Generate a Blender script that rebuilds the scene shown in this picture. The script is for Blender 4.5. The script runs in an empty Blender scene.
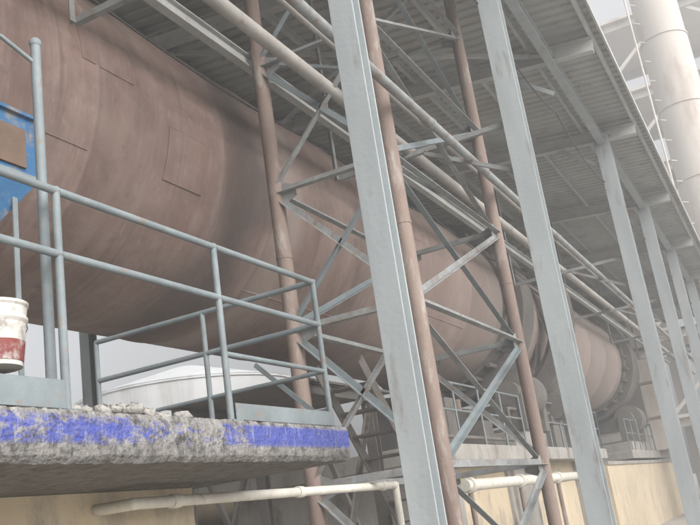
import bpy, math, random
import mathutils
from mathutils import Vector, Matrix
random.seed(7)
S=bpy.context.scene
GZ=-1.6
# ------------------------------------------------------------------ materials
def mat(name,c1,c2=None,scale=3.0,rough=0.7,c3=None,s3=12.0,t3=0.62,bump=0.2,bscale=40,metal=0.0,streak=None,detail=6):
    m=bpy.data.materials.new(name); m.use_nodes=True
    nt=m.node_tree; N=nt.nodes; L=nt.links
    b=N['Principled BSDF']; b.inputs['Roughness'].default_value=rough; b.inputs['Metallic'].default_value=metal
    b.inputs['Specular IOR Level'].default_value=.35
    tc=N.new('ShaderNodeTexCoord'); co=tc.outputs['Object']
    c2=c2 or tuple(x*0.7 for x in c1)
    src=co
    if streak:
        mp=N.new('ShaderNodeMapping'); mp.inputs['Scale'].default_value=streak; L.new(co,mp.inputs['Vector']); src=mp.outputs['Vector']
    n=N.new('ShaderNodeTexNoise'); n.inputs['Scale'].default_value=scale; n.inputs['Detail'].default_value=detail; n.inputs['Roughness'].default_value=0.62
    L.new(src,n.inputs['Vector'])
    r=N.new('ShaderNodeValToRGB'); r.color_ramp.elements[0].position=0.32; r.color_ramp.elements[1].position=0.68
    r.color_ramp.elements[0].color=(*c1,1); r.color_ramp.elements[1].color=(*c2,1)
    L.new(n.outputs['Fac'],r.inputs['Fac']); col=r.outputs['Color']
    if c3:
        n3=N.new('ShaderNodeTexNoise'); n3.inputs['Scale'].default_value=s3; n3.inputs['Detail'].default_value=8; n3.inputs['Roughness'].default_value=0.7
        L.new(src,n3.inputs['Vector'])
        r3=N.new('ShaderNodeValToRGB'); r3.color_ramp.elements[0].position=t3-0.06; r3.color_ramp.elements[1].position=t3+0.08
        r3.color_ramp.elements[0].color=(0,0,0,1); r3.color_ramp.elements[1].color=(1,1,1,1)
        L.new(n3.outputs['Fac'],r3.inputs['Fac'])
        mx=N.new('ShaderNodeMixRGB'); L.new(r3.outputs['Color'],mx.inputs['Fac']); L.new(col,mx.inputs['Color1']); mx.inputs['Color2'].default_value=(*c3,1)
        col=mx.outputs['Color']
    L.new(col,b.inputs['Base Color'])
    if bump:
        nb=N.new('ShaderNodeTexNoise'); nb.inputs['Scale'].default_value=bscale; nb.inputs['Detail'].default_value=4
        L.new(co,nb.inputs['Vector']); bp=N.new('ShaderNodeBump'); bp.inputs['Strength'].default_value=bump; bp.inputs['Distance'].default_value=0.02
        L.new(nb.outputs['Fac'],bp.inputs['Height']); L.new(bp.outputs['Normal'],b.inputs['Normal'])
    return m
M={}
M['grey']=mat('grey_painted_steel',(.31,.34,.35),(.245,.27,.28),3,.65,(.175,.16,.145),5,.62,.10,25,streak=(1,1,.22),detail=4)
M['rail']=mat('rail_paint',(.19,.22,.232),(.135,.158,.168),6,.6,(.19,.145,.115),14,.62,.12,40)
M['brace']=mat('brace_paint',(.26,.28,.285),(.17,.175,.175),4,.65,(.18,.135,.11),9,.57,.12,40)
M['brown']=mat('brown_oxide_tube',(.22,.17,.145),(.15,.112,.098),2.2,.85,(.31,.28,.255),6,.60,.25,40,streak=(1,1,.3))
M['pipe']=mat('dusty_pipe',(.34,.325,.305),(.24,.222,.207),2,.8,(.18,.14,.115),6,.62,.15,40)
M['dark']=mat('greasy_machinery',(.10,.093,.088),(.17,.155,.14),3,.8,(.05,.045,.042),6,.6,.3,25)
M['roof']=mat('zinc_roof_sheet',(.38,.39,.37),(.29,.29,.275),.7,.6,(.22,.185,.155),2.2,.61,.1,20)
M['purlin']=mat('purlin_paint',(.40,.41,.39),(.30,.305,.30),2,.6,(.23,.18,.145),6,.63,.1,30)
M['cream']=mat('cream_render',(.55,.46,.33),(.46,.38,.27),1.2,.9,(.34,.295,.235),2.6,.56,.25,25,streak=(1,1,.5))
M['white']=mat('white_pvc',(.60,.58,.52),(.48,.45,.40),5,.55,(.32,.28,.23),9,.62,.08,30)
M['tank']=mat('pale_tank_paint',(.70,.71,.71),(.60,.61,.62),.5,.6,(.5,.5,.49),1.2,.6,bump=0,streak=(1,1,.2))
M['stack']=mat('stack_steel',(.54,.50,.46),(.44,.405,.365),.35,.85,(.37,.31,.265),.9,.6,.15,8,streak=(1,1,.3))
M['bucket']=mat('bucket_plastic',(.56,.55,.52),(.42,.40,.37),6,.6,(.26,.24,.22),10,.56,.15,40)
M['red']=mat('bucket_label_red',(.20,.05,.045),(.15,.045,.04),10,.6,(.36,.33,.31),14,.59,.05,40)
M['blue']=mat('blue_sheet',(.03,.13,.27),(.03,.09,.19),6,.55,(.18,.17,.16),10,.58,.1,40)
M['board']=mat('plywood',(.15,.10,.075),(.10,.075,.055),5,.85,None,bump=.2)
M['cement']=mat('spilled_cement',(.34,.33,.31),(.23,.22,.205),9,.9,(.14,.13,.12),22,.58,.8,35)
M['pier']=mat('pier_concrete',(.35,.335,.31),(.245,.23,.212),1.5,.9,(.13,.12,.11),2.6,.58,.4,14,streak=(1,1,.5))
M['ground']=mat('dusty_yard',(.48,.46,.42),(.38,.36,.33),.25,.95,(.28,.26,.235),.9,.6,.4,6)
M['cable']=mat('black_cable',(.03,.03,.03),(.05,.05,.05),2,.6,None,bump=0)

def slab_mat():
    m=mat('slab_concrete',(.27,.262,.25),(.165,.158,.15),9,.95,(.06,.057,.054),14,.53,1.0,50,detail=12)
    nt=m.node_tree;N=nt.nodes;L=nt.links;b=N['Principled BSDF']
    base=b.inputs['Base Color'].links[0].from_socket
    tc=N.new('ShaderNodeTexCoord'); sx=N.new('ShaderNodeSeparateXYZ'); L.new(tc.outputs['Object'],sx.inputs[0])
    def band(lo,hi,soft=.02):
        a=N.new('ShaderNodeMapRange'); a.inputs['From Min'].default_value=lo-soft;a.inputs['From Max'].default_value=lo+soft; L.new(sx.outputs['Z'],a.inputs['Value'])
        c=N.new('ShaderNodeMapRange'); c.inputs['From Min'].default_value=hi+soft;c.inputs['From Max'].default_value=hi-soft; L.new(sx.outputs['Z'],c.inputs['Value'])
        q=N.new('ShaderNodeMath'); q.operation='MULTIPLY'; L.new(a.outputs[0],q.inputs[0]); L.new(c.outputs[0],q.inputs[1]); return q.outputs[0]
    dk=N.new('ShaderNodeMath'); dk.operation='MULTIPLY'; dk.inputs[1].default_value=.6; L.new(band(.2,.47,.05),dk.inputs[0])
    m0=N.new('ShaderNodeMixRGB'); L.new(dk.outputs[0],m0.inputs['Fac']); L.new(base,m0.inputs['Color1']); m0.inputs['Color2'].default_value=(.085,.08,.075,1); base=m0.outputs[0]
    mp=N.new('ShaderNodeMapping'); mp.inputs['Scale'].default_value=(3.0,1,7); L.new(tc.outputs['Object'],mp.inputs['Vector'])
    n=N.new('ShaderNodeTexNoise'); n.inputs['Scale'].default_value=2.2; n.inputs['Detail'].default_value=14; n.inputs['Roughness'].default_value=.8; L.new(mp.outputs[0],n.inputs['Vector'])
    bd=band(.495,.61,.012)
    xr=N.new('ShaderNodeMapRange'); xr.inputs['From Min'].default_value=3.9; xr.inputs['From Max'].default_value=4.4; xr.inputs['To Min'].default_value=0;xr.inputs['To Max'].default_value=.17; L.new(sx.outputs['X'],xr.inputs['Value'])
    xl=N.new('ShaderNodeMapRange'); xl.inputs['From Min'].default_value=3.45; xl.inputs['From Max'].default_value=3.2; xl.inputs['To Min'].default_value=0;xl.inputs['To Max'].default_value=.09; L.new(sx.outputs['X'],xl.inputs['Value'])
    s=N.new('ShaderNodeMath'); s.operation='ADD'; L.new(n.outputs['Fac'],s.inputs[0]); L.new(xr.outputs[0],s.inputs[1])
    s2=N.new('ShaderNodeMath'); s2.operation='ADD'; L.new(xl.outputs[0],s2.inputs[0]); L.new(s.outputs[0],s2.inputs[1])
    r=N.new('ShaderNodeValToRGB'); r.color_ramp.elements[0].position=.52; r.color_ramp.elements[1].position=.61; L.new(s2.outputs[0],r.inputs['Fac'])
    f=N.new('ShaderNodeMath'); f.operation='MULTIPLY'; L.new(r.outputs['Color'],f.inputs[0]); L.new(bd,f.inputs[1])
    f9=N.new('ShaderNodeMath'); f9.operation='MULTIPLY'; f9.inputs[1].default_value=.88; L.new(f.outputs[0],f9.inputs[0])
    mx=N.new('ShaderNodeMixRGB'); L.new(f9.outputs[0],mx.inputs['Fac']); L.new(base,mx.inputs['Color1']); mx.inputs['Color2'].default_value=(.05,.07,.30,1)
    mp2=N.new('ShaderNodeMapping'); mp2.inputs['Scale'].default_value=(26,26,3.2); L.new(tc.outputs['Object'],mp2.inputs['Vector'])
    n2=N.new('ShaderNodeTexNoise'); n2.inputs['Scale'].default_value=1.4; n2.inputs['Detail'].default_value=8; n2.inputs['Roughness'].default_value=.75; L.new(mp2.outputs[0],n2.inputs['Vector'])
    r2=N.new('ShaderNodeValToRGB'); r2.color_ramp.elements[0].position=.54; r2.color_ramp.elements[1].position=.68; L.new(n2.outputs['Fac'],r2.inputs['Fac'])
    f2=N.new('ShaderNodeMath'); f2.operation='MULTIPLY'; L.new(r2.outputs['Color'],f2.inputs[0]); L.new(band(.47,.70,.07),f2.inputs[1])
    f3=N.new('ShaderNodeMath'); f3.operation='MULTIPLY'; f3.inputs[1].default_value=.5; L.new(f2.outputs[0],f3.inputs[0])
    mx2=N.new('ShaderNodeMixRGB'); L.new(f3.outputs[0],mx2.inputs['Fac']); L.new(mx.outputs[0],mx2.inputs['Color1']); mx2.inputs['Color2'].default_value=(.44,.43,.41,1)
    L.new(mx2.outputs[0],b.inputs['Base Color'])
    return m
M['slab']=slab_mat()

def kiln_mat():
    m=mat('kiln_shell_red_oxide',(.225,.152,.13),(.165,.108,.092),.8,.78,None,bump=.25,bscale=9)
    nt=m.node_tree;N=nt.nodes;L=nt.links;b=N['Principled BSDF']
    col=b.inputs['Base Color'].links[0].from_socket
    tc=N.new('ShaderNodeTexCoord'); co=tc.outputs['Object']; sx=N.new('ShaderNodeSeparateXYZ'); L.new(co,sx.inputs[0])
    def layer(col,scale_vec,sc,lo,hi,color,amt,det=6):
        mp=N.new('ShaderNodeMapping'); mp.inputs['Scale'].default_value=scale_vec; L.new(co,mp.inputs['Vector'])
        n=N.new('ShaderNodeTexNoise'); n.inputs['Scale'].default_value=sc; n.inputs['Detail'].default_value=det; n.inputs['Roughness'].default_value=.65; L.new(mp.outputs[0],n.inputs['Vector'])
        r=N.new('ShaderNodeMapRange'); r.inputs['From Min'].default_value=lo; r.inputs['From Max'].default_value=hi; r.inputs['To Max'].default_value=amt; L.new(n.outputs['Fac'],r.inputs['Value'])
        x=N.new('ShaderNodeMixRGB'); L.new(r.outputs[0],x.inputs['Fac']); L.new(col,x.inputs['Color1']); x.inputs['Color2'].default_value=(*color,1); return x.outputs[0]
    col=layer(col,(3.5,.35,.35),1.0,.46,.70,(.32,.25,.222),.7)
    col=layer(col,(6,.3,.3),1.3,.51,.73,(.105,.08,.072),.75)
    col=layer(col,(1,1,1),.55,.46,.68,(.30,.23,.203),.7)
    col=layer(col,(1,1,1),2.3,.50,.72,(.125,.086,.076),.6,10)
    col=layer(col,(1,1,1),7,.56,.72,(.10,.07,.062),.45,8)
    col=layer(col,(1.6,.5,.5),14,.58,.74,(.38,.32,.29),.35,5)
    nw=N.new('ShaderNodeTexNoise'); nw.inputs['Scale'].default_value=1.3; nw.inputs['Detail'].default_value=8; L.new(co,nw.inputs['Vector'])
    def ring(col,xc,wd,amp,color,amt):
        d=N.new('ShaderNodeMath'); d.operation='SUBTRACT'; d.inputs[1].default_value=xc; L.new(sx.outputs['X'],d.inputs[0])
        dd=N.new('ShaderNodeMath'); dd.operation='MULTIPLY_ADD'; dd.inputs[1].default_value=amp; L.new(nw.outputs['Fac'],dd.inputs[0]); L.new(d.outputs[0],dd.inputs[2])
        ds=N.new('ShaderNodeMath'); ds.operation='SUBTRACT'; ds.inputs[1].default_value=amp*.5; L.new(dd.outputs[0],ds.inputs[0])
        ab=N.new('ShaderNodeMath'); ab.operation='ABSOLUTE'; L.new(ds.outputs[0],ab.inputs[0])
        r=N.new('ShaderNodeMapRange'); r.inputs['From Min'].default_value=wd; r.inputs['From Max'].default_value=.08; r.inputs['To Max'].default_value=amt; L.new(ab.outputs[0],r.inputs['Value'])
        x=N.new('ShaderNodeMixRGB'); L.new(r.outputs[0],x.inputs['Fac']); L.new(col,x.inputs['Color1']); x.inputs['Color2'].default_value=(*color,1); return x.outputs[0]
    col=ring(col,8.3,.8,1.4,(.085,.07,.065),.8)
    col=ring(col,9.3,.4,.8,(.40,.34,.31),.5)
    col=ring(col,18.4,1.0,1.2,(.11,.095,.09),.6)
    r=N.new('ShaderNodeMapRange'); r.inputs['From Min'].default_value=9; r.inputs['From Max'].default_value=24; r.inputs['To Max'].default_value=.6; L.new(sx.outputs['X'],r.inputs['Value'])  # far shell paler along X: haze painted into the colour, with pale dust
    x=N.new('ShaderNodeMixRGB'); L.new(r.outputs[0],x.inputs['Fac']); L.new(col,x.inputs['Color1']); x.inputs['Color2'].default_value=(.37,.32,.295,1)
    L.new(x.outputs[0],b.inputs['Base Color'])
    return m
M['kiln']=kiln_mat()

# ------------------------------------------------------------------ mesh builder
class MB:
    def __init__(s): s.v=[];s.f=[];s.m=[];s.sm=[];s.mats=[]
    def mi(s,k):
        if k not in s.mats: s.mats.append(k)
        return s.mats.index(k)
    def add(s,vs,fs,k,smooth=False):
        o=len(s.v); s.v+= [tuple(v) for v in vs]; i=s.mi(k)
        for f in fs: s.f.append(tuple(o+j for j in f)); s.m.append(i); s.sm.append(smooth)
    def box(s,a,b,k):
        x0,y0,z0=a;x1,y1,z1=b
        s.add([(x0,y0,z0),(x1,y0,z0),(x1,y1,z0),(x0,y1,z0),(x0,y0,z1),(x1,y0,z1),(x1,y1,z1),(x0,y1,z1)],
              [(0,3,2,1),(4,5,6,7),(0,1,5,4),(1,2,6,5),(2,3,7,6),(3,0,4,7)],k)
    def prof(s,p1,p2,prof,k,up=(0,0,1),smooth=False,caps=True):
        p1=Vector(p1);p2=Vector(p2);d=(p2-p1).normalized();u=Vector(up)
        if abs(d.dot(u))>.98: u=Vector((0,1,0))
        r=d.cross(u).normalized();u=r.cross(d).normalized();n=len(prof)
        vs=[p1+r*a+u*b for a,b in prof]+[p2+r*a+u*b for a,b in prof]
        fs=[(i,(i+1)%n,n+(i+1)%n,n+i) for i in range(n)]
        s.add(vs,fs,k,smooth)
        if caps: s.add(vs,[tuple(range(n))[::-1],tuple(range(n,2*n))],k)
    def cyl(s,p1,p2,r,k,n=20,r2=None,up=(0,0,1)):
        p1=Vector(p1);p2=Vector(p2);d=(p2-p1).normalized();u=Vector(up)
        if abs(d.dot(u))>.98: u=Vector((0,1,0))
        rr=d.cross(u).normalized();u=rr.cross(d).normalized(); r2=r if r2 is None else r2
        c=[(math.cos(6.28318530718*i/n),math.sin(6.28318530718*i/n)) for i in range(n)]
        vs=[p1+(rr*a+u*b)*r for a,b in c]+[p2+(rr*a+u*b)*r2 for a,b in c]
        s.add(vs,[(i,(i+1)%n,n+(i+1)%n,n+i) for i in range(n)],k,True)
        s.add(vs,[tuple(range(n))[::-1],tuple(range(n,2*n))],k)
    def tube(s,pts,r,k,n=14):
        for a,b in zip(pts[:-1],pts[1:]): s.cyl(a,b,r,k,n)
        for p in pts[1:-1]: s.ball(p,r*1.03,k)
    def ball(s,c,r,k,n=12,sq=(1,1,1),jit=0):
        vs=[];fs=[];m=n//2
        for i in range(m+1):
            t=math.pi*i/m
            for j in range(n):
                q=6.283185*j/n; rr=r*(1+random.uniform(-jit,jit))
                vs.append((c[0]+rr*sq[0]*math.sin(t)*math.cos(q),c[1]+rr*sq[1]*math.sin(t)*math.sin(q),c[2]+rr*sq[2]*math.cos(t)))
        for i in range(m):
            for j in range(n): fs.append((i*n+j,(i+1)*n+j,(i+1)*n+(j+1)%n,i*n+(j+1)%n))
        s.add(vs,fs,k,True)
    def L(s,p1,p2,w,k,up=(0,0,1),t=.008):
        s.prof(p1,p2,[(0,0),(w,0),(w,t),(t,t),(t,w),(0,w)],k,up)
    def H(s,p1,p2,w,d,k,up=(1,0,0),t=.014,tw=.01):
        w/=2;h=d/2;a=tw/2
        s.prof(p1,p2,[(-w,-h),(w,-h),(w,-h+t),(a,-h+t),(a,h-t),(w,h-t),(w,h),(-w,h),(-w,h-t),(-a,h-t),(-a,-h+t),(-w,-h+t)],k,up)
    def build(s,name,parent=None,bevel=0):
        me=bpy.data.meshes.new(name);me.from_pydata(s.v,[],s.f);me.update()
        for k in s.mats: me.materials.append(M[k])
        me.polygons.foreach_set('material_index',s.m); me.polygons.foreach_set('use_smooth',s.sm)
        o=bpy.data.objects.new(name,me);S.collection.objects.link(o)
        if parent: o.parent=parent
        if bevel:
            bv=o.modifiers.new('b','BEVEL');bv.width=bevel;bv.segments=2;bv.limit_method='ANGLE'
        return o
def empty(n):
    e=bpy.data.objects.new(n,None);S.collection.objects.link(e);return e

# ------------------------------------------------------------------ ground
g=MB(); g.add([(-600,-600,GZ),(900,-600,GZ),(900,900,GZ),(-600,900,GZ)],[(0,1,2,3)],'ground'); g.build('ground')

# ------------------------------------------------------------------ kiln
KY,KZ,KR=6.7,4.36,1.8
TX=19.4
kiln=empty('rotary_kiln')
def lathe(mb,prof,k,n=128,smooth=True):
    vs=[];fs=[]
    for x,r in prof:
        for j in range(n):
            q=6.2831853*j/n; vs.append((x,KY+r*math.cos(q),KZ+r*math.sin(q)))
    for i in range(len(prof)-1):
        for j in range(n): fs.append((i*n+j,i*n+(j+1)%n,(i+1)*n+(j+1)%n,(i+1)*n+j))
    mb.add(vs,fs,k,smooth)
sh=MB(); prof=[(-14,.3),(-14,KR)]
seams=[-11,-8.6,-6.2,-3.8,-1.4,1,3.4,5.8,8.95,11.4,13.9,16.4,22.9,25.3,27.7,30.1,32.5,35]
for seam in seams:
    prof+=[(seam-.035,KR),(seam-.02,KR+.009),(seam+.02,KR+.009),(seam+.035,KR)]
prof+=[(37.5,KR),(37.5,.3)]
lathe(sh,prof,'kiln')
for i,(a,b) in enumerate(zip(seams[:-1],seams[1:])):   # longitudinal welds, staggered
    q=math.radians([205,150,232,176,215,142][i%6]); sh.cyl((a,KY+KR*math.cos(q),KZ+KR*math.sin(q)),(b,KY+KR*math.cos(q),KZ+KR*math.sin(q)),.009,'kiln',8)
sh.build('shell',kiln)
def plate(x0,x1,a0,a1,t=.010,w=.008):
    p=MB();n=14;R=KR+t
    def arc(R,x): return [(x,KY+R*math.cos(math.radians(a0+(a1-a0)*i/n)),KZ+R*math.sin(math.radians(a0+(a1-a0)*i/n))) for i in range(n+1)]
    vs=arc(R,x0)+arc(R,x1)+arc(KR-.01,x0)+arc(KR-.01,x1);m=n+1;fs=[]
    for i in range(n): fs+= [(i,i+1,m+i+1,m+i),(2*m+i,2*m+i+1,i+1,i),(m+i,m+i+1,3*m+i+1,3*m+i)]
    fs+=[(0,m,3*m,2*m),(m-1,3*m-1,4*m-1,2*m-1)]
    p.add(vs,fs,'kiln')
    for aa in (a0,a1):
        q=math.radians(aa); c=(KY+(KR+t*.5)*math.cos(q),KZ+(KR+t*.5)*math.sin(q)); p.cyl((x0,*c),(x1,*c),w,'kiln',6)
    for xx in (x0,x1):
        A=arc(KR+t*.5,xx)
        for a,b in zip(A[:-1],A[1:]): p.cyl(a,b,w,'kiln',6)
    p.build('repair_plate',kiln)
plate(6.85,7.5,186,204)
plate(5.6,6.3,166,178,.006,.006)
plate(11.6,12.5,170,186)
plate(13.0,13.8,192,206)
ty=MB()
for tx0 in (TX,34.0):
    lathe(ty,[(tx0-.42,KR),(tx0-.42,2.12),(tx0-.36,2.16),(tx0+.36,2.16),(tx0+.42,2.12),(tx0+.42,KR)],'dark',128,False)
    lathe(ty,[(tx0-.9,KR+.002),(tx0-.9,1.88),(tx0-.43,1.88)],'dark',96,False); lathe(ty,[(tx0+.43,1.88),(tx0+.9,1.88),(tx0+.9,KR+.002)],'dark',96,False)
    for i in range(28):
        q=6.28318*i/28
        for xa in (tx0-.95,tx0+.45):
            c=Vector((xa,KY+1.93*math.cos(q),KZ+1.93*math.sin(q))); ty.cyl(c,c+Vector((.5,0,0)),.06,'dark',6)
ty.build('riding_tyres',kiln)
GX=TX+2.0
gg=MB(); n=72
vs=[];fs=[]
for xx in (GX,GX+.5):
    for j in range(n*4):
        q=6.2831853*j/(n*4); r=2.40 if (j%4) in (0,1) else 2.28
        vs.append((xx,KY+r*math.cos(q),KZ+r*math.sin(q)))
for xx in (GX,GX+.5):
    for j in range(n*4):
        q=6.2831853*j/(n*4); vs.append((xx,KY+2.08*math.cos(q),KZ+2.08*math.sin(q)))
m4=n*4
for j in range(m4):
    k=(j+1)%m4
    fs+=[(j,k,m4+k,m4+j),(2*m4+j,3*m4+j,3*m4+k,2*m4+k),(j,2*m4+j,2*m4+k,k),(m4+j,m4+k,3*m4+k,3*m4+j)]
gg.add(vs,fs,'dark')
for i in range(14):
    q=6.28318*i/14; c=(GX+.25,KY+1.79*math.cos(q),KZ+1.79*math.sin(q)); d=(GX+.25,KY+2.1*math.cos(q+.35),KZ+2.1*math.sin(q+.35))
    gg.prof(c,d,[(-.02,-.2),(.02,-.2),(.02,.2),(-.02,.2)],'dark',up=(1,0,0))
gg.build('girth_gear',kiln)

# ------------------------------------------------------------------ kiln piers
def rollers(r,xt):
    for s in (-1,1):
        cy=KY+s*1.5; cz=KZ-math.sqrt((2.16+.5)**2-1.5**2)
        r.cyl((xt-.5,cy,cz),(xt+.5,cy,cz),.5,'dark',32); r.cyl((xt-.95,cy,cz),(xt+.95,cy,cz),.14,'dark',16)
        for dx in (-.8,.8):
            r.box((xt+dx-.17,cy-.3,1.35),(xt+dx+.17,cy+.3,cz-.05),'dark'); r.cyl((xt+dx-.18,cy,cz),(xt+dx+.18,cy,cz),.26,'dark',20)
    r.box((xt-1.2,5.2,1.34),(xt+1.2,8.3,1.42),'dark')
kp=empty('kiln_pier')
p=MB()
p.box((12.8,4.9,.72),(26.5,9.4,1.0),'pier')
for xx in (13.4,18.2,24.2): p.box((xx,5.3,GZ),(xx+1.5,9.0,.72),'pier')
p.box((TX-1.3,5.1,1.0),(TX+1.3,8.4,1.35),'pier')
p.build('concrete_base',kp,.02)
r=MB(); rollers(r,TX); r.build('support_rollers',kp)
d=MB()
d.box((GX-.3,5.0,1.0),(GX+.8,5.9,1.75),'dark'); d.cyl((GX-.1,4.95,2.0),(GX+.6,4.95,2.0),.32,'dark',24)
d.box((GX+1.5,5.0,1.0),(GX+3.0,6.2,1.95),'dark'); d.box((GX+1.7,5.2,1.95),(GX+2.8,6.0,2.15),'dark'); d.cyl((GX+.6,5.4,1.65),(GX+1.5,5.4,1.65),.09,'dark')
d.cyl((GX+3.3,5.5,1.5),(GX+4.4,5.5,1.5),.34,'brace',24); d.box((GX+3.3,5.2,1.0),(GX+4.4,5.8,1.22),'dark')
n=30;vs=[];fs=[]
for i in range(n+1):
    q=math.radians(165+150*i/n)
    for rr in (2.58,2.2):
        for xx in (GX-.12,GX+.62): vs.append((xx,KY+rr*math.cos(q),KZ+rr*math.sin(q)))
for i in range(n):
    a=4*i;b=a+4; fs+=[(a,b,b+1,a+1),(a,a+2,b+2,b),(a+1,b+1,b+3,a+3)]
d.add(vs,fs,'dark')
for xx,yy,ww,hh in ((14.2,5.4,.8,.7),(15.6,5.6,.5,1.0),(16.7,5.3,.6,.55),(17.5,5.8,.4,.9)):
    d.box((xx,yy,1.0),(xx+ww,yy+.6,1.0+hh),'dark'); d.cyl((xx+ww/2,yy+.3,1.0+hh),(xx+ww/2,yy+.3,1.25+hh),.09,'brown',12)
d.tube([(14,5.1,1.15),(17.9,5.1,1.15),(17.9,5.1,1.8),(GX-.5,5.0,1.8)],.035,'dark')
d.build('drive_unit',kp)
sf=MB()
for x in (10.2,12.2):
    for y in (5.6,7.6): sf.H((x,y,GZ),(x,y,1.9),.16,.16,'dark')
for y in (5.6,7.6):
    sf.H((10.2,y,1.8),(12.8,y,1.8),.12,.16,'dark',up=(0,0,1)); sf.L((10.2,y,GZ+.2),(12.2,y,1.7),.07,'dark'); sf.L((12.2,y,GZ+.2),(10.2,y,1.7),.07,'dark')
sf.box((10.0,5.5,1.885),(13.0,7.7,1.92),'dark')
for i in range(11):
    z=GZ+.3+i*.3; sf.box((13.2-.28*i,4.72,z),(13.48-.28*i,5.33,z+.03),'dark')
for y in (4.7,5.35): sf.prof((13.5,y,GZ+.1),(10.2,y,GZ+3.6),[(-.01,-.09),(.01,-.09),(.01,.09),(-.01,.09)],'dark')
sf.build('access_stair')

e2=empty('kiln_pier'); p=MB(); p.box((31,4.9,.72),(40,9.4,1.0),'pier')
for xx in (31.5,37.5): p.box((xx,5.3,GZ),(xx+1.5,9.0,.72),'pier')
p.box((32.7,5.1,1.0),(35.3,8.4,1.35),'pier'); p.build('concrete_base',e2,.02)
r=MB(); rollers(r,34); r.build('support_rollers',e2)
hd=MB(); hd.box((37.2,4.4,1.0),(41.5,9.0,6.9),'stack'); hd.box((37.1,5.0,2.0),(37.2,8.4,6.3),'dark')
for z in (2.2,3.6,5.0): hd.box((37.17,4.37,z),(41.53,9.0,z+.12),'brown')
hd.build('kiln_hood',None,.03)
w=MB(); w.box((15.0,5.45,GZ),(26.4,5.65,.72),'cream')
for xx in (18.0,21.2,24.4): w.box((xx,5.38,GZ),(xx+.35,5.45,.72),'pier')
w.build('cream_wall')
w=MB(); w.box((26.6,5.0,GZ),(45,5.2,.55),'cream'); w.box((26.6,4.95,.55),(45,5.25,.65),'pier')
w.build('cream_wall')
w=MB(); w.box((8,10.5,GZ),(60,10.8,.9),'cream'); w.box((8,10.42,.9),(60,10.88,1.0),'pier'); w.build('boundary_wall')

def railing(name,pts,h,z,sp=1.2,mids=(.55,),r=.02,k='rail'):
    b=MB()
    for a,c in zip(pts[:-1],pts[1:]):
        a=Vector((*a,z));c=Vector((*c,z));L_=(c-a).length;n=max(1,round(L_/sp))
        for i in range(n+1):
            p=a+(c-a)*i/n; b.cyl(p,p+Vector((0,0,h)),r,k,10)
        for hh in (h,)+tuple(h*m for m in mids): b.cyl(a+Vector((0,0,hh)),c+Vector((0,0,hh)),r,k,10)
    return b.build(name)
railing('guard_railing',[(13.0,4.98),(18.4,4.98)],1.05,1.0,1.4)
railing('guard_railing',[(20.6,4.98),(26.4,4.98),(26.4,9.0)],1.05,1.0,1.2)
railing('guard_railing',[(31.1,4.98),(37.2,4.98)],1.05,1.0,1.2)

# ------------------------------------------------------------------ near platform
SX0,SX1,SY0,SY1,ST,SB=-9,5.48,2.7,4.95,.635,.41
plat=empty('concrete_platform')
def nz(x,y,s): return mathutils.noise.noise(Vector((x*s,y*s,3.1)))
p=MB(); nx=700
ring=[(SY0+.02,SB),(SY0,SB+.03),(SY0,SB+.08),(SY0-.006,SB+.12),(SY0-.006,SB+.16),(SY0-.006,ST-.03),(SY0+.01,ST),(SY0+.1,ST),(SY1,ST),(SY1,SB),(SY0+.5,SB)]
vs=[];fs=[];R=len(ring)
for i in range(nx+1):
    x=SX0+(SX1-SX0)*i/nx
    for j,(y,z) in enumerate(ring):
        e=1 if j<7 else 0
        dy=(.007*nz(x,j*2,4)+.006*nz(x,j*3,17)+.005*nz(x,j*7,45))*e
        dz=(.010*nz(x,j*5+9,5)+.009*nz(x,j,22) if j<2 else (.006*nz(x,j+40,9)+.005*nz(x,j+4,40) if j in (5,6) else 0))
        vs.append((x,y+dy,z+dz))
for i in range(nx):
    for j in range(R): fs.append((i*R+j,(i+1)*R+j,(i+1)*R+(j+1)%R,i*R+(j+1)%R))
fs.append(tuple(range(R)));fs.append(tuple(nx*R+j for j in range(R))[::-1])
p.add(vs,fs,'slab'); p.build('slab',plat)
p=MB(); p.box((SX0,3.9,GZ),(5.3,4.15,SB-.002),'cream'); p.build('support_wall',plat)

PX=[-5.6,-4.4,-3.2,-2.,-.8,.45,1.7,2.93,4.2,5.42]
rl=MB(); H_=1.05; EX=PX[-1]
def post(x,y,h=H_,z=ST,r=.020): rl.cyl((x,y,z-.02),(x,y,z+h),r,'rail',14); rl.box((x-.05,y-.05,z-.01),(x+.05,y+.05,z+.012),'rail')
for x in PX: post(x,2.78)
for y in (3.75,4.8): post(EX,y)
rl.cyl((2.97,2.9,ST),(2.97,2.9,2.53),.025,'rail',16); rl.ball((2.97,2.9,2.54),.032,'rail')
rl.tube([(2.97,2.9,2.42),(2.8,2.95,2.52),(2.5,3.0,2.54)],.012,'rail',10)
for h in (H_,H_*.70):
    rl.cyl((-5.6,2.78,ST+h),(EX,2.78,ST+h),.020,'rail',14); rl.cyl((EX,2.78,ST+h),(EX,4.8,ST+h),.020,'rail',14)
rl.cyl((4.2,2.78,ST+H_*.38),(EX,2.78,ST+H_*.38),.016,'rail',12); rl.cyl((EX,2.78,ST+H_*.38),(EX,4.8,ST+H_*.38),.016,'rail',12)
rl.ball((EX,2.78,ST+H_),.023,'rail')
for x in PX:
    for h in (H_,H_*.70): rl.ball((x,2.78,ST+h),.0245,'rail',10)
rl.box((-5.6,2.752,ST+.015),(2.90,2.758,ST+.14),'rail')
rl.box((4.22,2.752,ST+.015),(EX,2.758,ST+.11),'rail')
rl.prof((EX+.03,2.78,ST+.08),(EX+.03,4.8,ST+.08),[(-.003,-.07),(.003,-.07),(.003,.07),(-.003,.07)],'brace')
rl.L((EX,2.84,ST+.05),(EX,3.35,ST+.55),.035,'rail')
rl.build('guard_railing')

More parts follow.
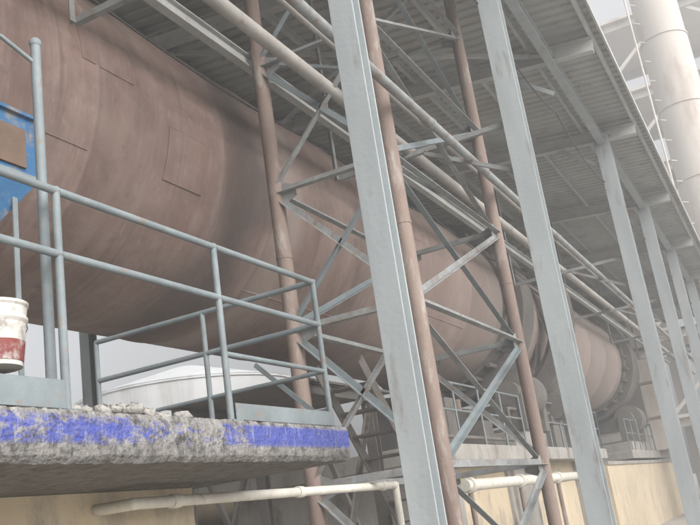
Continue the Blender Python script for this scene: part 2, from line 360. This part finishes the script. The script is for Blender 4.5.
c=MB()
for i in range(150):
    x=random.gauss(3.45,.25);y=random.uniform(2.78,3.15);s=random.uniform(.014,.045)
    if x<3.0 or x>4.1: continue
    c.ball((x,y,ST+s*.3+.035*math.exp(-((x-3.4)/.25)**2)),s,'cement',8,(1.3,1.1,.8),.3)
for i in range(80):
    x=random.uniform(2.95,5.2);y=random.uniform(2.76,3.2);s=random.uniform(.005,.018); c.ball((x,y,ST+s*.4),s,'cement',6,(1.2,1.1,.8),.3)
for i in range(16):
    c.ball((random.uniform(2.3,3.0),random.uniform(2.95,3.3),ST+random.uniform(.02,.18)),random.uniform(.08,.13),'cement',10,(1.3,1.1,.7),.12)
c.build('spilled_cement_heap')
bk=MB(); bx,by,bz=2.74,3.0,.86
n=28;rs=[(0,.10),(.0,.118),(.19,.138),(.205,.147),(.215,.147),(.225,.140),(.262,.144),(.272,.152),(.284,.152),(.284,.140),(.03,.11)]
vs=[(bx+r*math.cos(6.28318*j/n),by+r*math.sin(6.28318*j/n),bz+z) for z,r in rs for j in range(n)]
for i in range(len(rs)-1):
    bk.add(vs[i*n:(i+2)*n],[(j,(j+1)%n,n+(j+1)%n,n+j) for j in range(n)],'bucket',True)
bk.add([(bx+.1*math.cos(6.28318*j/n),by+.1*math.sin(6.28318*j/n),bz+.001) for j in range(n)],[tuple(range(n))],'bucket')
vs=[(bx+(.1205+z*.105)*math.cos(6.28318*j/n),by+(.1205+z*.105)*math.sin(6.28318*j/n),bz+z) for z in (.02,.11) for j in range(n)]
bk.add(vs,[(j,(j+1)%n,n+(j+1)%n,n+j) for j in range(n)],'red',True)
pts=[(bx+.15*math.cos(t),by-.02-.10*math.sin(t),bz+.25-.12*math.sin(t)) for t in [math.pi*i/10 for i in range(11)]]
bk.tube(pts,.003,'dark',6)
bk.build('paint_bucket')

# blue sheet-metal hopper on legs
bb=MB()
def frus(z0,a,z1,b,k):
    vs=[(a[0],a[1],z0),(a[2],a[1],z0),(a[2],a[3],z0),(a[0],a[3],z0),(b[0],b[1],z1),(b[2],b[1],z1),(b[2],b[3],z1),(b[0],b[3],z1)]
    bb.add(vs,[(0,3,2,1),(4,5,6,7),(0,1,5,4),(1,2,6,5),(2,3,7,6),(3,0,4,7)],k)
frus(2.00,(3.1,4.1,3.70,4.4),2.42,(2.8,3.95,4.02,4.5),'blue')
frus(2.42,(2.8,3.95,4.02,4.5),2.84,(2.8,3.95,4.02,4.5),'blue')
bb.box((2.77,3.92,2.84),(4.05,4.53,2.865),'blue'); bb.box((2.79,3.935,2.405),(4.03,3.949,2.435),'rail')
bb.box((2.86,3.93,2.47),(3.90,3.949,2.74),'board')
for x in (2.9,3.88):
    for y in (4.0,4.4): bb.L((x,y,ST),(x,y,2.43),.04,'rail')
bb.build('blue_hopper')

wp=MB(); wp.tube([(4.3,3.98,.30),(4.3,3.6,.30),(8.2,3.6,.30),(8.2,3.6,GZ)],.036,'white')
for x in (4.7,6.3,7.9): wp.cyl((x-.04,3.6,.30),(x+.04,3.6,.30),.045,'white')
wp.build('drain_pipe')
wp=MB(); wp.tube([(12.2,4.3,.28),(19.5,4.3,.28),(19.5,5.45,.28)],.085,'white')
for x in (12.4,15,17.6): wp.cyl((x,4.3,GZ),(x,4.3,.2),.04,'brown'); wp.cyl((x-.06,4.3,.28),(x+.06,4.3,.28),.11,'white')
wp.build('water_pipe')

# ------------------------------------------------------------------ steel columns + roof
posts=[(-4.4,.2,.2),(.2,.2,.2),(4.95,.175,.14),(9.7,.25,.2),(17.8,.29,.2),(23.2,.29,.2),(28.7,.29,.2),(34.2,.29,.2),(39.7,.29,.2)]
def roofz(y): return 7.0+(y-2)*.09
for x,w_,d_ in posts:
    c=MB(); c.H((x,2.0,GZ+.02),(x,2.0,6.85),w_,d_,'grey',up=(1,0,0),t=.016,tw=.012)
    c.box((x-w_*.9,2-w_*.9,GZ),(x+w_*.9,2+w_*.9,GZ+.02),'grey')
    c.box((x-w_*.7,2-w_*.7,6.85),(x+w_*.7,2+w_*.7,6.87),'grey')
    c.build('steel_column',None,.003)
rf=empty('shed_roof')
r=MB(); X0,X1=-9,46; pitch=.24; x=X0
prof=[]
while x<X1: prof+=[(x,0),(x+.13,0),(x+.155,.035),(x+.215,.035)]; x+=pitch
n=len(prof)
for (ya,yb,off) in ((1.17,5.3,0),(5.15,9.5,.006),(9.35,13.5,.012)):
    vs=[(px,yy,roofz(yy)+.16+pz+off+.006*nz(px,yy,.8)) for yy in (ya,yb) for px,pz in prof]
    r.add(vs,[(i,i+1,n+i+1,n+i) for i in range(n-1)],'roof')
r.build('corrugated_sheets',rf)
r=MB()
y=1.3
while y<13.4:
    z=roofz(y); r.prof((X0,y,z+.09),(X1,y,z+.09),[(-.03,-.07),(.03,-.07),(.03,-.055),(-.02,-.055),(-.02,.055),(.03,.055),(.03,.07),(-.03,.07)],'purlin'); y+=1.02
r.build('purlins',rf)
r=MB()
for x,w_,d_ in posts+[(13.6,.2,.2)]:
    r.H((x,1.3,roofz(1.3)-.11),(x,13.4,roofz(13.4)-.11),.16,.24,'purlin',up=(0,0,1))
    r.L((x,2.1,6.2),(x,3.0,6.9),.07,'grey')
r.H((X0,2.0,6.76),(X1,2.0,6.76),.14,.17,'grey',up=(0,0,1))
r.L((9.7,2.1,6.9),(13.6,7.4,7.3),.06,'purlin'); r.L((13.6,2.1,6.9),(9.7,7.4,7.3),.06,'purlin')
r.build('rafters',rf)
r=MB(); r.box((X0,1.13,7.02),(X1,1.165,7.14),'purlin'); r.build('eave_trim',rf)
for x in (-4.4,4.8,14,23.2,34.2,43):
    c=MB(); c.H((x,12.6,GZ),(x,12.6,7.7),.25,.25,'grey'); c.build('steel_column')

# ------------------------------------------------------------------ lattice tower
tw=MB(); XA,XC,YB,YA=7.64,11.1,2.85,4.2; r_=.082
cols=[(XA,YA),(XA,YB),(XC,YB),(XC,YA)]
for x,y in cols:
    tw.cyl((x,y,GZ),(x,y,7.1),r_,'brown',24); tw.cyl((x,y,GZ),(x,y,GZ+.03),.16,'brown')
    tw.cyl((x,y,2.688),(x,y,2.712),r_+.006,'brown',24)
lv=[-1.2,.35,1.9,3.4,4.9,6.4]
def gus(x,y,z,dx,dy):
    d=Vector((dx,dy,0)).normalized(); q=Vector((-d.y,d.x,0))*.005
    a=Vector((x,y,z))+d*r_*.9; b=a+d*.17
    vs=[a-q+Vector((0,0,-.13)),a-q+Vector((0,0,.13)),b-q+Vector((0,0,.06)),b-q+Vector((0,0,-.06)),a+q+Vector((0,0,-.13)),a+q+Vector((0,0,.13)),b+q+Vector((0,0,.06)),b+q+Vector((0,0,-.06))]
    tw.add(vs,[(0,1,2,3),(7,6,5,4),(0,4,5,1),(1,5,6,2),(2,6,7,3),(3,7,4,0)],'brace')
faces=[((XA,YA),(XA,YB)),((XA,YB),(XC,YB)),((XA,YA),(XC,YA)),((XC,YA),(XC,YB))]
for fi,(a,b) in enumerate(faces):
    dx,dy=b[0]-a[0],b[1]-a[1]
    for z in lv:
        tw.L((*a,z),(*b,z),.075,'brace'); gus(*a,z,dx,dy); gus(*b,z,-dx,-dy)
    for k,(z0,z1) in enumerate(zip(lv[:-1],lv[1:])):
        if fi in (0,1) or (fi==2 and k%2==0): tw.L((*a,z0+.05),(*b,z1-.05),.065,'brace' if (k+fi)%2 else 'rail')
        if fi in (0,1) or (fi==3 and k%2==1): tw.L((a[0],a[1]+.07*(dx!=0),z1-.05),(b[0],b[1]+.07*(dx!=0),z0+.05),.065,'rail' if (k+fi)%2 else 'brace')
tw.build('lattice_tower')

# ------------------------------------------------------------------ overhead pipes
def longpipe(name,y,z,r,x0=-6,x1=44,k='pipe',dz=0):
    p=MB(); p.cyl((x0,y,z),(x1,y,z+dz),r,k,22)
    x=x0+3
    while x<x1: p.cyl((x-.03,y,z+dz*(x-x0)/(x1-x0)),(x+.03,y,z+dz*(x-x0)/(x1-x0)),r+.008,k,22); x+=5.7
    p.build(name)
longpipe('overhead_pipe',3.4,4.36,.07)
longpipe('overhead_pipe',2.62,3.98,.05,k='brace')
longpipe('overhead_pipe',3.2,4.72,.035)
b=MB(); b.H((-6,4.35,5.05),(44,4.35,5.05),.1,.16,'purlin',up=(0,0,1)); b.build('steel_runway_beam')
s=MB()
for x in (4.95,9.7,17.8,23.2,28.7,34.2):
    s.L((x,2.05,4.25),(x,4.4,4.25),.06,'brace'); s.L((x,2.05,3.6),(x,3.2,4.22),.05,'brace')
    s.L((x,4.38,4.25),(x,4.38,7.0),.06,'brace')
s.build('pipe_brackets')
cb=MB()
for (y,z,sag) in ((2.12,5.9,.22),(4.5,4.75,.12)):
    sup=[-4.4,.2,4.95,9.7,13.6,17.8,23.2,28.7,34.2]
    for a,b2 in zip(sup[:-1],sup[1:]):
        pts=[(a+(b2-a)*i/10,y,z-sag*4*(i/10)*(1-i/10)) for i in range(11)]
        for u,v in zip(pts[:-1],pts[1:]): cb.cyl(u,v,.012,'cable',8)
cb.build('power_cable')

# ------------------------------------------------------------------ chimney stack and tower beyond
st=MB(); sx,sy=37,.7
z=GZ
for i in range(9):
    st.cyl((sx,sy,z),(sx,sy,z+3.2),1.05-.02*i,'stack',40); st.cyl((sx,sy,z+3.17),(sx,sy,z+3.23),1.09-.02*i,'stack',40); z+=3.2
for i in range(24):
    zz=3+i*.9; st.cyl((sx-.9,sy+.7,zz),(sx-1.15,sy+.9,zz),.02,'stack',6)
st.cyl((sx-1.3,sy+1.05,0),(sx-1.3,sy+1.05,26),.04,'stack')
st.build('chimney_stack')
pt=MB()
for x in (54,62):
    for y in (-6,0,6): pt.H((x,y,GZ),(x,y,30),.45,.45,'stack')
for z in (3,8,13,18,23,28):
    pt.box((53.6,-6.4,z),(62.4,6.4,z+.18),'stack')
    for x in (54,62): pt.H((x,-6,z-.25),(x,6,z-.25),.25,.45,'stack',up=(0,0,1))
for z0,z1 in ((3,8),(8,13),(13,18),(18,23),(23,28)):
    pt.L((54,-6,z0),(54,0,z1),.2,'stack'); pt.L((54,0,z1),(54,6,z0),.2,'stack')
for z0,y in ((9,-3),(14.5,2.5),(19.5,-3)):
    pt.cyl((58,y,z0),(58,y,z0+3),1.9,'stack',32); pt.cyl((58,y,z0-3.6),(58,y,z0),.4,'stack',32,r2=1.9)
pt.build('preheater_tower')

tk=MB(); tx,ty_=33,24
tk.cyl((tx,ty_,GZ),(tx,ty_,6.6),5,'tank',64); tk.cyl((tx,ty_,6.6),(tx,ty_,7.9),5.05,'tank',64,r2=.6)
for z in (1.2,3.9,6.5): tk.cyl((tx,ty_,z),(tx,ty_,z+.08),5.06,'tank',64)
tk.build('storage_tank')

# dusty air: a real homogeneous scattering volume filling the site
hz=MB(); hz.box((-30,-40,GZ-.5),(110,60,40),'tank'); hz_o=hz.build('dusty_haze_air')
hm=bpy.data.materials.new('dust_haze'); hm.use_nodes=True; hn=hm.node_tree; hn.nodes.clear()
ho=hn.nodes.new('ShaderNodeOutputMaterial'); hv=hn.nodes.new('ShaderNodeVolumeScatter'); hv.inputs['Density'].default_value=.015; hv.inputs['Anisotropy'].default_value=.35; hv.inputs['Color'].default_value=(.98,.98,.98,1)
hn.links.new(hv.outputs[0],ho.inputs['Volume']); hz_o.data.materials.clear(); hz_o.data.materials.append(hm)

# ------------------------------------------------------------------ lighting
W=bpy.data.worlds.new('World');S.world=W;W.use_nodes=True;nt=W.node_tree;N=nt.nodes;L=nt.links
bg=N['Background'];sky=N.new('ShaderNodeTexSky');sky.sky_type='NISHITA';sky.sun_disc=False
el,az=math.radians(32),math.radians(207)
sky.sun_elevation=el;sky.sun_rotation=az;sky.dust_density=7;sky.air_density=1.0;sky.ozone_density=.6
hs=N.new('ShaderNodeHueSaturation');hs.inputs['Saturation'].default_value=.15;L.new(sky.outputs[0],hs.inputs['Color']);L.new(hs.outputs[0],bg.inputs['Color'])
bg.inputs['Strength'].default_value=.46
sd=bpy.data.lights.new('sun','SUN');sd.energy=1.4;sd.angle=math.radians(24);sd.color=(1,.97,.94)
so=bpy.data.objects.new('sun',sd);S.collection.objects.link(so)
dirv=Vector((math.sin(az)*math.cos(el),math.cos(az)*math.cos(el),math.sin(el)))
so.rotation_euler=dirv.to_track_quat('Z','Y').to_euler()
S.view_settings.view_transform='Standard';S.view_settings.look='None';S.view_settings.exposure=0

# ------------------------------------------------------------------ camera
Rv=Vector((.447,-.8835,-.144)).normalized();F=Vector((.874,.397,.282)).normalized()
Rv=(Rv-F*Rv.dot(F)).normalized();U=Rv.cross(F)
cd=bpy.data.cameras.new('camera');cd.sensor_width=36;cd.lens=880/700*36;cd.clip_end=3000;cd.clip_start=.05
co=bpy.data.objects.new('camera',cd);S.collection.objects.link(co)
co.matrix_world=Matrix((( Rv.x,U.x,-F.x,0),(Rv.y,U.y,-F.y,0),(Rv.z,U.z,-F.z,0),(0,0,0,1)))
S.camera=co
